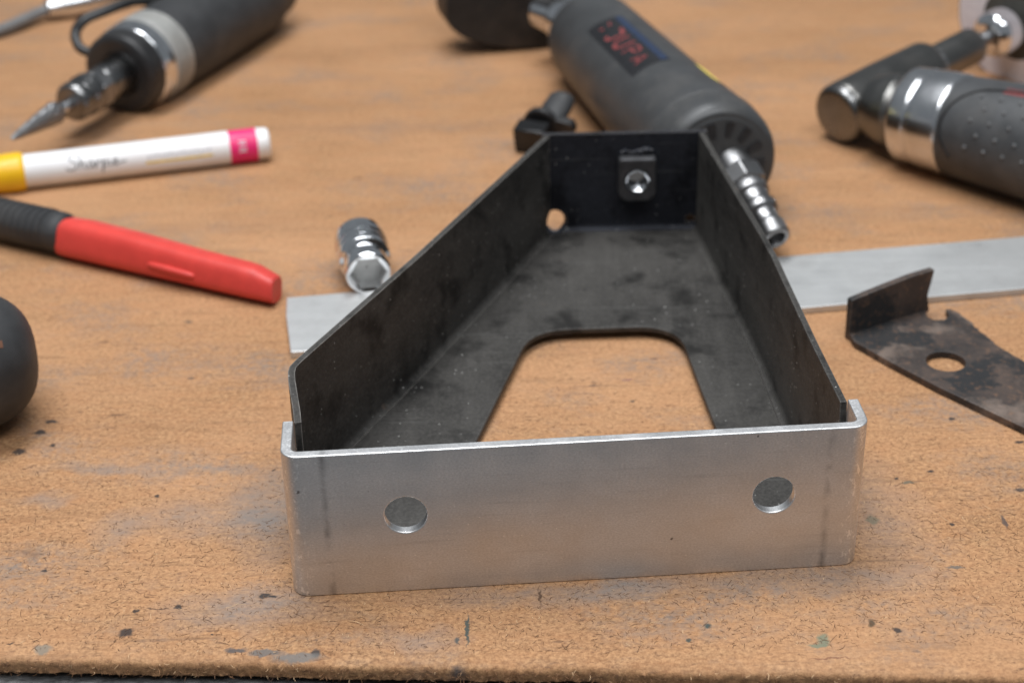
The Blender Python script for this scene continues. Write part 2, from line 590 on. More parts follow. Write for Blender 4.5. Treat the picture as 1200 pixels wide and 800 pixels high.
mt_yink = simple('yellow_print', (.82, .58, .10), .5, 0, .2, 200)
mt_red = simple('red_plastic', (.66, .06, .048), .42, 0, .1, 70, .03, .4, dirt=((.36, .03, .03), .4))
mt_redp = simple('red_print', (.22, .045, .045), .5, 0, .2, 200)
mt_panel = simple('black_label_panel', (.014, .014, .016), .35, 0, .2, 200)
mt_blue = simple('blue_label_stripe', (.018, .032, .07), .4, 0, .2, 200)
mt_cable = simple('grey_cable', (.16, .16, .16), .5, 0, .2, 90)
mt_disc = simple('disc_label_paper', (.74, .72, .76), .6, 0, .08, 60, 0, .3, dirt=((.42, .38, .5), .5))
mt_abras = simple('abrasive_grit', (.07, .068, .06), .85, 0, .35, 500, .15, .3)
mt_warn = simple('yellow_sticker', (.75, .62, .12), .5, 0, .1, 80)

# ------------------------------------------------------------------ the surface: hardboard on a steel bench


def edge_y(x):
    return 400.2 - (x + 152) * .0596 * 1.0 + (0 if True else 0)


def build_board():
    bm = bmesh.new()
    xs = [-520 + 10 * i for i in range(33)] + [-199 + .8 * i for i in range(500)] + [202 + 12 * i for i in range(34)]
    prof = [(1500, 0), (300, 0), (60, 0), (14, 0), (5, -.05), (2.2, -.35), (.8, -.9), (.1, -1.8), (0, -3.0), (.25, -4.3), (.1, -5.4), (.9, -6.0), (1500, -6.0)]
    cols = []
    for x in xs:
        e = edge_y(x) + 1.1 * noise.noise(V((x * .03, 1, 0))) + .5 * noise.noise(V((x * .22, 3, 0)))
        col = []
        for i, (dy, z) in enumerate(prof):
            j = jz = 0
            if 4 <= i <= 11:
                a = .55 if i >= 6 else .3
                j = a * noise.noise(V((x * .5, i * 1.3, 5))) + a * .8 * noise.noise(V((x * 1.4, i * 2.1, 9)))
                jz = .25 * noise.noise(V((x * .4, i * 1.7, 2))) if i < 11 else .5 * noise.noise(V((x * .6, 1.7, 2)))
            col.append(bm.verts.new((x, e + dy + j, z + jz)))
        cols.append(col)
    for i in range(len(cols) - 1):
        for k in range(len(prof) - 1):
            bm.faces.new((cols[i][k], cols[i + 1][k], cols[i + 1][k + 1], cols[i][k + 1]))
    return obj('workbench_board', bm, mt_board, None, (0, 0, 0), sharp=60)


board = tag(build_board(), 'tan fibrous hardboard sheet covering the bench, ink spots and ragged front edge', None, None, 'structure')


def build_fibres():
    bm = bmesh.new()

    def hair(x, y, z, ang, ln, wd, curl, rise=0.0):
        n = 5
        prev = None
        for i in range(n + 1):
            wi = wd * (1 - .6 * abs(2 * i / n - 1))
            d = V((math.cos(ang), math.sin(ang), 0))
            q = V((-d.y, d.x, 0))
            p = V((x, y, z + rise * (i / n) ** 2))
            cur = (bm.verts.new(p + q * wi / 2), bm.verts.new(p - q * wi / 2))
            if prev:
                bm.faces.new((prev[0], prev[1], cur[1], cur[0]))
            prev = cur
            x += d.x * ln / n
            y += d.y * ln / n
            ang += curl / n
    for _ in range(13000):
        y = 398 + abs(random.gauss(0, 1)) * 95
        x = random.uniform(-190, 190) * (1 + (y - 400) / 600)
        if y < edge_y(x) + 3:
            continue
        hair(x, y, .05 + random.random() * .05, random.uniform(0, 6.28), random.uniform(.5, 2.0) + (random.random() < .05) * random.uniform(1, 3.5), random.uniform(.09, .21), random.gauss(0, 1.2))
    for _ in range(1500):                                         # frayed edge
        x = random.uniform(-175, 175)
        z = random.uniform(-5.6, -.3)
        y = edge_y(x) + random.uniform(-.6, .5)
        hair(x, y, z, -1.57 + random.gauss(0, .9), random.uniform(.5, 2.2), random.uniform(.10, .22), random.gauss(0, 1.5), random.uniform(-.8, .8))
    o = obj('wood_fibre', bm, mt_hair, board)
    o['kind'] = 'stuff'
    return o


build_fibres()

bm = bmesh.new()
prism([(-600, 120), (600, 120), (600, 1500), (-600, 1500)], -40, -7.4, bm)
tag(obj('bench_top', bm, mt_bench, bevel=1.5), 'dark scratched steel bench top under the hardboard', None, None, 'structure')

# ------------------------------------------------------------------ bright steel plate bent into a shallow channel
yaw = rad(3.563)
pu, pv = V((math.cos(yaw), math.sin(yaw), 0)), V((-math.sin(yaw), math.cos(yaw), 0))
po = V((-67.65, 426.05, 0)) - pu * 0.9
PW, PT, PH, PR, FL = 175.2, 3.3, 50.8, 5.2, 20.5
out = [(0, FL)]
for k in range(9):
    a = math.pi + math.pi / 2 * k / 8
    out.append((PR + PR * math.cos(a), PR + PR * math.sin(a)))
for k in range(9):
    a = 1.5 * math.pi + math.pi / 2 * k / 8
    out.append((PW - PR + PR * math.cos(a), PR + PR * math.sin(a)))
out.append((PW, FL - 4.5))
inn = [(PW - PT, FL - 4.5)]
ri = PR - PT
for k in range(7):
    a = -math.pi / 2 * k / 6
    inn.append((PW - PR + ri * math.cos(a), PR + ri * math.sin(a)))
for k in range(7):
    a = 1.5 * math.pi - math.pi / 2 * k / 6
    inn.append((PR + ri * math.cos(a), PR + ri * math.sin(a)))
inn.append((PT, FL))
bm = extrude(out + inn, (0, 0, 0), (0, 0, 1), (1, 0, 0), (0, 1, 0), 0.02, PH)
cuts = [lathe([(-20, 6.4), (20, 6.4)], (x, 1, z), (0, 1, 0), 64) for x, z in ((35.8, 28.24), (147.2, 28.06))]
bm = cut(bm, cuts)
plate = obj('channel_plate', bm, mt_plate, None, (0, 0, 0), sharp=30, bevel=.45, seg=3)
plate.location = po * MM
plate.rotation_euler = (0, 0, yaw)
tag(plate, 'bright bare steel plate with two round holes, across the front of the dark tray', 'steel plate')

# ------------------------------------------------------------------ dark folded tray
TT, TR = 2.2, 4.6
TILT = lambda x, y: max(0.0, (y - 430) * .0200) + .05
tray = thing('steel_tray', (15, 550, 0), 'dark mill-scale steel tray with tapering walls and a cut-out floor, resting on the flat bar', 'steel bracket')


def wall(path, side, name, mat, cutters=()):
    """path: (x, y, top). side +1: inside of the tray is on the left of the walking direction"""
    prof = [(0, None, 0), (0, 0, TR)]
    for k in range(1, 7):
        a = math.pi / 2 * k / 6
        prof.append((TR - TR * math.cos(a), 0, TR - TR * math.sin(a)))
    ri = TR - TT
    for k in range(0, 7):
        a = math.pi / 2 * (1 - k / 6)
        prof.append((TR - ri * math.cos(a), 0, TR - ri * math.sin(a)))
    prof.append((TT, None, 0))
    bm = bmesh.new()
    rows = []
    n = len(path)
    P = [V((p[0], p[1])) for p in path]
    for i in range(n):
        d1 = (P[i] - P[max(i - 1, 0)])
        d2 = (P[min(i + 1, n - 1)] - P[i])
        d1 = d1.normalized() if d1.length else d2.normalized()
        d2 = d2.normalized() if d2.length else d1
        m = (d1 + d2).normalized()
        nn = V((-m.y, m.x)) * side
        k = 1 / max(.5, nn.dot(V((-d1.y, d1.x)) * side))
        row = []
        for (off, base, h) in prof:
            q = P[i] + nn * off * k
            z = path[i][2] if base is None else TILT(q.x, q.y) + h
            row.append(bm.verts.new((q.x, q.y, z)))
        rows.append(row)
    L = len(prof)
    for i in range(n - 1):
        for k in range(L):
            bm.faces.new((rows[i][k], rows[i][(k + 1) % L], rows[i + 1][(k + 1) % L], rows[i + 1][k]))
    bm.faces.new(rows[0])
    bm.faces.new(rows[-1])
    if cutters:
        bm = cut(bm, [f() for f in cutters])
    return obj(name, bm, mat, tray, sharp=28, bevel=.3, seg=2)


def ball(p, r):
    b = bmesh.new()
    bmesh.ops.create_uvsphere(b, u_segments=32, v_segments=20, radius=r, matrix=Matrix.Translation(p))
    return b


relief = lambda: ball((19.2, 664.8, 11.3), 5.3)
relief2 = lambda: lathe([(-8, 2.1), (8, 2.1)], (76.4, 667, 11), (0, 1, 0.05), 20)
LP = [(-65.5, 433, 26), (-66.05, 441, 30), (-66.35, 446.0, 36), (-66.6, 448.2, 49), (-67.6, 455, 49.1), (-70.9, 473, 49.4), (-71.5, 478, 49.5), (-71.3, 481.5, 49.5), (-69.8, 485.5, 49.5), (-33.6, 559.5, 50), (15.2, 665.4, 50.5)]
RP = [(80.9, 665.6, 50.5), (89.2, 600, 50), (93.0, 570, 50), (94.9, 552, 49.9), (96.0, 535, 49.8), (99.2, 490, 49.4), (102.3, 454.2, 49), (102.35, 452.6, 42), (102.9, 441.2, 38)]
BP = [(14.2, 668.2, 50.5), (82.0, 668.6, 50.4)]
wall(LP, -1, 'side_wall', mt_scale, (relief,))
wall(RP, -1, 'side_wall', mt_scale)
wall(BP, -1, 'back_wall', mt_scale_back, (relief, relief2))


def fillet(pts, radii, n=8):
    res = []
    m = len(pts)
    for i in range(m):
        p, q, t = V(pts[i - 1]), V(pts[i]), V(pts[(i + 1) % m])
        r = radii[i]
        if r <= 0:
            res.append((q.x, q.y))
            continue
        d1, d2 = (p - q).normalized(), (t - q).normalized()
        a, b = q + d1 * r, q + d2 * r
        for j in range(n + 1):
            u = j / n
            x = a * (1 - u) ** 2 + q * 2 * u * (1 - u) + b * u * u
            res.append((x.x, x.y))
    return res


def offs(path, off, side=-1):
    P = [V((p[0], p[1])) for p in path]
    res = []
    for i in range(len(P)):
        d1 = P[i] - P[max(i - 1, 0)]
        d2 = P[min(i + 1, len(P) - 1)] - P[i]
        d1 = d1.normalized() if d1.length else d2.normalized()
        d2 = d2.normalized() if d2.length else d1
        m = (d1 + d2).normalized()
        nn = V((-m.y, m.x)) * side
        q = P[i] + nn * off / max(.5, nn.dot(V((-d1.y, d1.x)) * side))
        res.append((q.x, q.y))
    return res


lin, rin = offs(LP, TR - .02), offs(RP, TR - .02)
lin[-1] = (18.6, 663.6 - .1)
rin[0] = (77.4, 663.9 - .1)
cutout = fillet([(74.6, 438), (74.6, 470), (67.6, 540), (63.5, 583.5), (33, 582.6), (7.5, 582.0), (-13.9, 503.4), (-34, 432)], [0, 0, 0, 17, 0, 15, 0, 0], 10)
fl = lin + rin + [(95.6, 440)] + cutout
bm = prism(fl, 0, TT, zf=TILT)
bmesh.ops.triangulate(bm, faces=[f for f in bm.faces if len(f.verts) > 4])
floor = obj('floor_panel', bm, mt_scale, tray, sharp=28)
bv = floor.modifiers.new('bevel', 'BEVEL')
bv.width, bv.segments, bv.limit_method, bv.angle_limit = .35 * MM, 2, 'ANGLE', rad(50)

# square weld nut on the inside of the back wall
nx, nz = 53.3, 32.3
o8 = fillet([(-7.7, 9.2), (-7.9, -7), (-5.2, -10), (5.2, -10), (7.9, -7), (7.7, 9.2)], [1.6, 1.5, 1.5, 1.5, 1.5, 1.6], 4)
bm = extrude(o8, (nx, 665.9, nz), (0, -1, 0.02), (1, 0, 0), (0, 0, 1), 0, 6.4)
bm = cut(bm, [lathe([(-3, 4.9), (12, 4.9)], (nx, 664.5, nz - .6), (0, -1, 0.0), 40)])
nut = obj('weld_nut', bm, mt_nut, tray, bevel=.9, seg=3)
bm = lathe([(0, .01), (0, 4.85)] + [(1 + .5 * i, 4.2 if i % 2 else 4.85) for i in range(9)] + [(5.2, 4.85)], (nx, 664.6, nz - .6), (0, -1, 0), 40, cap=False)
obj('thread', bm, mt_chrome, nut, sharp=60)
bm = bmesh.new()
for i in range(9):                                                # weld bead along the nut's top
    p = V((nx - 6.5 + 1.6 * i + random.uniform(-.3, .3), 664.9, nz + 10 + random.uniform(-.4, 1.2) + (i > 5) * 1.2))
    bmesh.ops.create_uvsphere(bm, u_segments=10, v_segments=6, radius=random.uniform(.9, 1.6), matrix=Matrix.Translation(p))
obj('weld_bead', bm, mt_scale_back, nut, sharp=80)

# ------------------------------------------------------------------ flat bar lying behind
bu = V((308.5, 42.3, 0)).normalized()
bw = V((-bu.y, bu.x, 0))
b0 = V((-84.0, 573.0, 0))
bm = extrude([(0, 0), (3, -.2), (440, 0), (440, 44.6), (0, 44.8), (-.8, 30), (-.3, 12)], b0, (0, 0, 1), bu, bw, .03, 3.0)
tag(obj('flat_bar', bm, mt_bar, None, b0, bevel=.4), 'long pale flat steel bar lying behind and under the dark tray', 'steel bar')

# ------------------------------------------------------------------ rusty bent offcut at the right
rb = thing('rusty_offcut', (150, 560, 0), 'rusty dark steel offcut with a round hole and an upturned end, right of the tray', 'steel offcut')
near = [(129.6, 572.5), (141, 555.5), (153.8, 538), (177.2, 509.5), (205, 477)]
far = [(258, 484), (227, 512)]
x0, y0 = 210, 537
t_ = [(207, 531), (196, 545), (188.2, 557.5), (182.4, 568.5), (179.4, 577.5), (177.2, 585), (174.8, 592.0), (172.4, 596.6)]
notch = [(169.8, 597.0), (170.0, 591.4), (167.2, 588.2), (163.4, 588.2), (161.2, 591.0), (162.0, 597.2)]
jag = []
for i in range(len(far + t_) - 1):
    a, b = V((far + t_)[i]), V((far + t_)[i + 1])
    for k in range(5):
        q = a.lerp(b, k / 5)
        jag.append((q.x + random.uniform(-.5, .5), q.y + random.uniform(-.5, .5)))
jag.append(t_[-1])
bm = prism(near + jag + notch + [(128.9, 578.8)], .05, 3.0)
hole = lathe([(-5, 7.2), (8, 7.2)], (160.6, 556.3, 0), (0, 0, 1), 48)
bm = cut(bm, [hole])
obj('base_panel', bm, mt_rust, rb, bevel=.45)
fd = V((37.2, 20.4, 0)).normalized()
fn = V((-fd.y, fd.x, 0))
fo = V((128.8, 578.0, 0))
ol = fillet([(0, .2), (36.5, 1.2), (39.8, 1.8), (38.2, 9), (39.6, 14), (40.8, 19.5), (30, 19.6), (14, 18.4), (0.3, 17.2)], [0, 0, 0, 2, 2, .6, 4, 4, .6], 4)
bm = extrude(ol, fo, fn, fd, V((0, 0, 1)) + fn * .04, 0, 2.8)
obj('upturned_end', bm, mt_rust, rb, bevel=.4)

# ------------------------------------------------------------------ paint marker
mp0, mp1 = V((-223.0, 737.7, 7.8)), V((-113.2, 766.0, 7.8))
md = (mp1 - mp0).normalized()
ML = (mp1 - mp0).length
mk = thing('paint_marker', (-170, 751, 0), 'white paint marker with yellow cap and magenta band, lying at the left', 'marker')
mr = 7.8
obj('barrel', lathe(rnd([(0, 6.5), (0, mr), (ML - 9, mr), (ML - 1, mr - .5), (ML, mr - 1.6), (ML, .5)], .8), mp0, md), mt_white, mk)
obj('cap', lathe(rnd([(-48, 5), (-46, 6.5), (-8, 9.0), (-1.6, 9.2), (-.4, 8.8), (0.6, 8.0), (.6, 7)], .8), mp0, md), mt_yel, mk)
f = on_cyl(mp0, md, lambda t: mr, .06)
obj('band', lathe([(ML - 19.2, mr + .05), (ML - 6.2, mr + .05)], mp0, md, cap=False), mt_mag, mk)
kk = (19, 180 / math.pi / mr)                                    # 19 degrees above the side facing the camera; up towards 90
pen = bmesh.new()
T = lambda pts, x, sc=1.0: [(x + p[0] * sc, p[1] * sc) for p in pts]
word = [  # handwriting-like strokes, units = x-height 3 mm
    (20.0, [(4.6, 6.2), (2.6, 7.2), (.6, 6.0), (1.4, 4.2), (3.6, 2.8), (3.4, .6), (1.2, -.3), (-1.2, .8)]),
    (25.2, [(.4, 7.0), (.2, 3.5), (0, 0), (.5, 2.2), (1.8, 2.9), (2.2, 1.4), (2.4, 0), (3.1, .2)]),
    (29.0, [(2.2, 2.6), (.9, 2.9), (.1, 1.2), (.8, 0), (2.0, .9), (2.3, 2.6), (2.5, .2), (3.2, .2)]),
    (32.6, [(0, 2.7), (.2, 1.4), (.2, 0), (.6, 1.9), (1.6, 2.9), (2.3, 2.5)]),
    (35.4, [(0, 2.9), (.1, 0), (-.2, -3.0), (.2, .5), (1.2, 2.8), (2.3, 1.9), (1.7, .1), (.4, .3)]),
    (38.6, [(.2, 2.7), (.2, .7), (.7, 0), (1.3, .6)]), (38.9, [(0, 4.2), (.15, 4.5)]),
    (40.4, [(0, 1.3), (1.6, 1.6), (1.6, 2.8), (.5, 2.7), (.1, 1.2), (.9, 0), (2.8, .9), (6, 1.4)])]
for x, pts in word:
    stroke(f, T([(a, b - 1.4) for a, b in pts], x), .55, kk, pen)
obj('lettering', pen, mt_ink, mk)
pen = bmesh.new()
stroke(f, [(55, -2.2), (70, -2.2), (86, -2.0)], 1.1, kk, pen)
obj('print_line', pen, mt_yink, mk)
pen = bmesh.new()
for i in range(15):
    x = 56 + i * 2.0
    stroke(f, [(x, .3), (x + 1.2, .5 + .4 * (i % 3))], .9, kk, pen, 2)
obj('small_print', pen, mt_gink, mk)
f2 = on_cyl(mp0, md, lambda t: mr, .14)
pen = bmesh.new()
for i, y in enumerate((2.6, .9, -.8, -2.4)):
    stroke(f2, [(ML - 15, y), (ML - 13.4, y + .6 * (i % 2)), (ML - 11.6, y)], .6, kk, pen, 3)
obj('band_print', pen, mt_disc, mk)

# ------------------------------------------------------------------ red tool with a black ribbed grip
rt = thing('scraper', (-140, 642, 0), 'red plastic tool with wedge tip and black ribbed grip, below the marker', 'hand tool')
ra, rbb = V((-188.3, 666.6, 8.3)), V((-92.8, 618.3, 7.0))
rd, rs, ru = frame(rbb - ra)
rl = (rbb - ra).length - 1.2


def rsec(h, w_, n=36):
    e = 2 / 3.2
    sg = lambda x: (abs(x) ** e) * (1 if x >= 0 else -1)
    res = []
    for k in range(n):
        th = 2 * math.pi * k / n
        x, y = w_ * sg(math.cos(th)), h * sg(math.sin(th))
        res.append((x * math.cos(.30) - y * math.sin(.30), x * math.sin(.30) * .9 + y * math.cos(.30)))
    return res


bm = bmesh.new()
rows = []
secs = [(0, 7.4, 7.4), (1.5, 8.0, 7.8), (12, 8.3, 7.9), (40, 7.9, 7.6), (70, 7.1, 7.2), (90, 6.8, 6.9), (rl - 9, 6.6, 6.6), (rl - 8.4, 6.5, 6.4), (rl - .6, 5.2, 6.2), (rl, 4.8, 5.8)]
for t, h, ww in secs:
    base = ra + rd * t
    low = .3
    row = []
    for x, y in rsec(h, ww):
        p = ra + rd * (t + (.25 * x if t > rl - 9.5 else 0)) + rs * x
        row.append(bm.verts.new((p.x, p.y, max(.1, h + low + .4 + y))))
    rows.append(row)
for i in range(len(rows) - 1):
    n = len(rows[i])
    for k in range(n):
        bm.faces.new((rows[i][k], rows[i][(k + 1) % n], rows[i + 1][(k + 1) % n], rows[i + 1][k]))
bm.faces.new(rows[0])
bm.faces.new(rows[-1])
obj('shaft', bm, mt_red, rt, sharp=25)
bm = tube([ra + rd * 48 + rs * 7.2 + V((0, 0, .8)), ra + rd * 52 + rs * 7.8 + V((0, 0, 1.2)), ra + rd * 68 + rs * 7.5 + V((0, 0, .6)), ra + rd * 71 + rs * 6.6 + V((0, 0, .0))], lambda u: .5 + 1.0 * math.sin(math.pi * u), 10)
obj('ridge', bm, mt_red, rt)
grip = [(-90, 7)]
for i in range(22):
    t = -88 + i * 3.7
    grip += [(t, 8.6), (t + 1.0, 9.6), (t + 2.4, 9.6), (t + 3.0, 8.6)] if i > 5 else [(t, 9.2), (t + 3, 9.3)]
grip += [(-4.5, 9.3), (-.6, 9.0), (.8, 7.6)]
obj('grip', lathe(grip, V((ra.x, ra.y, 9.4)), V((rd.x, rd.y, 0)), 40, mod=lambda t, r, th: r if math.sin(th) > .25 else min(r, 8.7) if r > 8.7 else r), mt_rub, rt, sharp=45)

# ------------------------------------------------------------------ chrome socket
sk = thing('chrome_socket', (-60, 638, 0), 'small chrome socket with a hex opening, lying behind the tray by the flat bar', 'socket')
s0, sdir = V((-56.8, 620.5, 11.1)), V((-.19, 1, 0.02))
hexr = lambda t, r_, th: r_ / math.cos((th % (math.pi / 3)) - math.pi / 6) if r_ == 6.5 else r_
prof = [(.7, 6.5), (.1, 7.9), (0, 8.6), (.9, 9.4), (9.0, 9.3), (9.8, 8.3), (11.4, 8.3), (12.2, 10.6), (15.6, 11.0), (16.0, 9.9), (17.6, 9.9), (18.0, 11.0), (20.5, 11.0), (20.9, 9.9), (22.4, 9.9), (22.8, 11.0), (30, 10.8), (31.6, 9.6), (31.6, .4)]
obj('barrel', lathe([prof[0]] + rnd(prof[1:], .35, 2), s0, sdir, 72, cap=False, mod=hexr), mt_chrome, sk, sharp=35)
obj('hex_bore', lathe([(6.5, .3), (6.5, 6.5), (.7, 6.5)], s0, sdir, 72, cap=False, mod=hexr), mt_bar, sk, sharp=20)

# ------------------------------------------------------------------ rubber tool end at the left
dk = thing('rubber_mallet', (-200, 530, 0), 'black rubber rounded tool end poking in at the left edge', 'mallet')
prof = [(0, 25)] + [(30 + 24 * math.sin(math.pi / 2 * k / 12) * 1.0, 25 * (math.cos(math.pi / 2 * k / 12) ** .75)) for k in range(12)] + [(54, 1.2)]
obj('head', lathe([(-60, 22), (-30, 24.5)] + prof, V((-221, 524, 25)), V((.965, .26, 0)), 56), mt_rub, dk)
obj('scuff', patch(on_cyl(V((-221, 524, 25)), V((.965, .26, 0)), lambda t: 25 * (math.cos(math.asin(min(1, max(0, (t - 30) / 24)))) ** .75), .08), 39, 44, 36, 43, 6, 6), simple('brown_scuff', (.15, .065, .035), .7), dk)
obj('collar', lathe(rnd([(-110, 15), (-110, 17), (-60, 22.6), (-58, 22.6), (-58, 20)], 1), V((-221, 524, 25)), V((.965, .26, 0)), 48), mt_blk, dk)

# ------------------------------------------------------------------ straight die grinder, top left
g1 = thing('die_grinder', (-170, 880, 0), 'black straight air die grinder with pointed burr and silver collar, at top left', 'die grinder')
gp, gd = V((-229.3, 747.3, 20)), V((.402, .9155, .004))
bur = [(0, .3), (1, 1.0)] + [(2 + 2 * i, 1.2 + 4.0 * (i / 16) ** .85) for i in range(17)] + [(35.5, 4.6), (37, 3.2)]
obj('burr', lathe(bur, gp, gd, 96, mod=lambda t, r, th: r * (1 + .10 * math.sin(12 * th + t * .55) + .05 * math.sin(9 * th - t * .9))), mt_steel, g1, sharp=60)
obj('shank', lathe([(36, 3.1), (52, 3.1)], gp, gd, 24), mt_chrome, g1)
obj('collet', lathe(rnd([(46, 4), (46, 8.2), (48, 9.6), (52, 9.8), (53.5, 8.0), (55.5, 8.0), (56.5, 10.2), (62, 10.2), (63, 9)], .5, 2), gp, gd, 48), mt_dsteel, g1)
d, a, b = frame(gd)
obj('collet_nut', extrude(ngon(6, 10.2, .35), gp, d, a, b, 62.5, 71), mt_steel, g1, bevel=.7)
obj('nose', lathe(rnd([(70.6, 7), (70.6, 8.8), (74, 9.3), (89, 10.2), (91, 10.2)], .6, 2), gp, gd), mt_dsteel, g1)
obj('front_ring', lathe(rnd([(88, 10), (87, 12), (86.5, 18), (88, 20.6), (97, 21.4), (98, 20)], 1.0, 3), gp, gd), mt_blk, g1)
obj('silver_collar', lathe(rnd([(96.5, 20), (97, 22.0), (106, 22.4), (107, 21.6)], .8), gp, gd), mt_chrome, g1)
kn = [(106.5, 21.5), (107.5, 22.8)] + [(108 + .9 * i, 22.9 if i % 2 else 22.4) for i in range(14)] + [(121, 22.9), (122.5, 21.5)]
obj('grey_ring', lathe(kn, gp, gd), mt_knurl, g1, sharp=60)
obj('body', lathe(rnd([(121.5, 20), (121.5, 22.6), (150, 23.2), (214, 22.8), (220, 21.5), (224, 19), (238, 18), (238, .5)], 1.5), gp, gd), mt_rub, g1)
lev = [V((-183, 885, 39)), V((-193, 874, 43)), V((-205.5, 862, 42)), V((-215, 856, 39.5)), V((-219.5, 852, 34)), V((-216.5, 846, 28)), V((-208, 845, 25))]
obj('safety_lever', tube(lev, 2.7, 12), mt_blk, g1)
obj('throttle_lever', tube([V((-183, 884, 40)), V((-172, 905, 49)), V((-158, 935, 52)), V((-147, 962, 51))], lambda u: 4.5, 12), mt_blk, g1)

# ------------------------------------------------------------------ air line ferrule, far top left
hs = thing('hose_end', (-268, 972, 0), 'silver crimped ferrule on a grey cable, far top left corner', 'hose end')
obj('ferrule', lathe(rnd([(-1, 3.4), (0, 5.2), (8, 6.2), (10, 7.0), (26, 7.0), (27, 6.2), (46, 6.2), (47, 4)], .6), V((-265, 973, 7.2)), V((.87, .49, 0.0)), 40), mt_satin, hs)
obj('cable', tube([V((-264.4, 973.5, 7)), V((-271, 967, 5.8)), V((-283, 950, 4.4)), V((-300, 936, 3.6)), V((-330, 926, 3.4)), V((-370, 925, 3.4))], 3.4, 14), mt_cable, hs)

# ------------------------------------------------------------------ cut-off tool behind the tray
co = thing('cutoff_tool', (65, 770, 0), 'charcoal air cut-off tool with red lettered label and black wheel guard, behind the tray', 'cut-off tool')
cp, cdv = V((89.5, 681, 28.4)), V((-.2414, .970, -.029))        # 0 = rear end, 200 = neck
rf = lambda t: 27.8 - 1.2 * min(1, max(0, (t - 18) / 30)) - 2.4 * max(0, (t - 40) / 150)
prof = [(17.5, 25), (17.5, 27.2)] + [(18 + 6 * i, rf(18 + 6 * i)) for i in range(28)] + [(188, 23.0), (193, 20), (196, 16)]
obj('body', lathe(prof, cp, cdv, 72), mt_body, co)
cap = rnd([(0.5, 4), (0.5, 16), (-.6, 17), (-.6, 24.0), (1.6, 26.2), (5, 27.4), (16.8, 28.2), (17.2, 26.5)], 1.0, 3)
obj('exhaust_cap', lathe(cap, cp, cdv, 72), mt_body, co)
obj('rear_face', lathe(rnd([(-1.5, 9), (-1.0, 21.5), (.4, 23.6)], .5), cp, cdv, 64), mt_body, co)
d, a, b = frame(cdv)
for k in range(14):
    th = 2 * math.pi * k / 14
    rr, tt_ = a * math.cos(th) + b * math.sin(th), -a * math.sin(th) + b * math.cos(th)
    bm = extrude(fillet([(13.5, -1.3), (20.5, -1.9), (20.5, 1.9), (13.5, 1.3)], [1, 1, 1, 1], 3), cp, d, rr, tt_, -1.75, -1.05)
    obj('vent_slot', bm, mt_panel, co)
# air fitting
fp, fdv = V((96.2, 681.5, 27.5)), V((.31, -.86, -.36))
obj('fitting_nut', extrude(ngon(6, 10.0, .3), fp, frame(fdv)[0], frame(fdv)[1], frame(fdv)[2], 4, 13), mt_steel, co, bevel=.8)
obj('fitting_neck', lathe(rnd([(-4, 8.4), (4.5, 8.4)], .2), fp, fdv, 32), mt_steel, co)
obj('air_plug', lathe(rnd([(12.5, 7.8), (15, 8.4), (18, 8.4), (19, 7.0), (24, 6.8), (25, 7.8), (28.5, 7.8), (30, 6.0), (35, 5.8), (36, 6.6), (42.5, 6.4), (43.5, 5.6), (43.4, 3.9), (38, 3.4), (37.9, .3)], .5, 2), fp, fdv, 40, cap=False), mt_steel, co, sharp=50)
# label with red letters and a blue stripe
L0 = on_cyl(cp, cdv, rf, .12)
obj('label_panel', patch(L0, 66, 139, 88, 131, 12, 14), mt_panel, co)
L1 = on_cyl(cp, cdv, rf, .26)
obj('label_stripe', patch(L1, 67, 138, 89, 97, 12, 4), mt_blue, co)
pen = bmesh.new()
kc = (112, 180 / math.pi / 26)
# letters read from the front end of the tool towards the rear; x grows towards the rear, y towards the stripe
gl = [(133, [[(0, 3), (4, 2)], [(2, -3), (5, -2)]], 1.3),
      (121, [[(0, 5), (4, 4.5), (8, 4.0)], [(8, 4), (8.5, -1), (6, -4), (2, -3.5)]], 1.9),
      (107, [[(0, 5), (-.3, 0), (1.5, -3.8), (6, -3.6), (8, 0), (8.2, 5)]], 1.9),
      (93, [[(0, -4), (.3, 4.5)], [(.3, 4.5), (6, 4), (6.5, 1), (.5, .4)]], 1.2), (81, [[(0, -3.5), (3.5, 3.5), (7, -3.5)], [(1.6, -1), (5.4, -1)]], 1.1)]
for s0_, ss, wd in gl:
    for q in ss:
        stroke(L1, [(s0_ - x, -(y - .5)) for x, y in q], wd, kc, pen, 4)
obj('label_letters', pen, mt_redp, co)
obj('warning_sticker', patch(on_cyl(cp, cdv, rf, .1), 40, 66, 35, 62, 6, 6), mt_warn, co)
# neck and guard
nd = V((-.62, .78, .0)).normalized()
npt = cp + d * 196 - a * 3 + V((0, 0, 4))
obj('neck', lathe(rnd([(2, 10), (2, 13), (14, 13), (15, 10.5), (30, 10.5)], .7), npt, nd, 48), mt_chrome, co)
gc = V((23, 916, 24))
bm = extrude(fillet([(58 * math.cos(rad(x)), 24 * math.sin(rad(x)) if x > 180 else 52 * math.sin(rad(x))) for x in range(96, 268, 6)] + [(0, -24), (0, 52)], [0] * 31), gc, d, a, b, -6, 20)
obj('wheel_guard', bm, mt_guard, co, bevel=1.5)

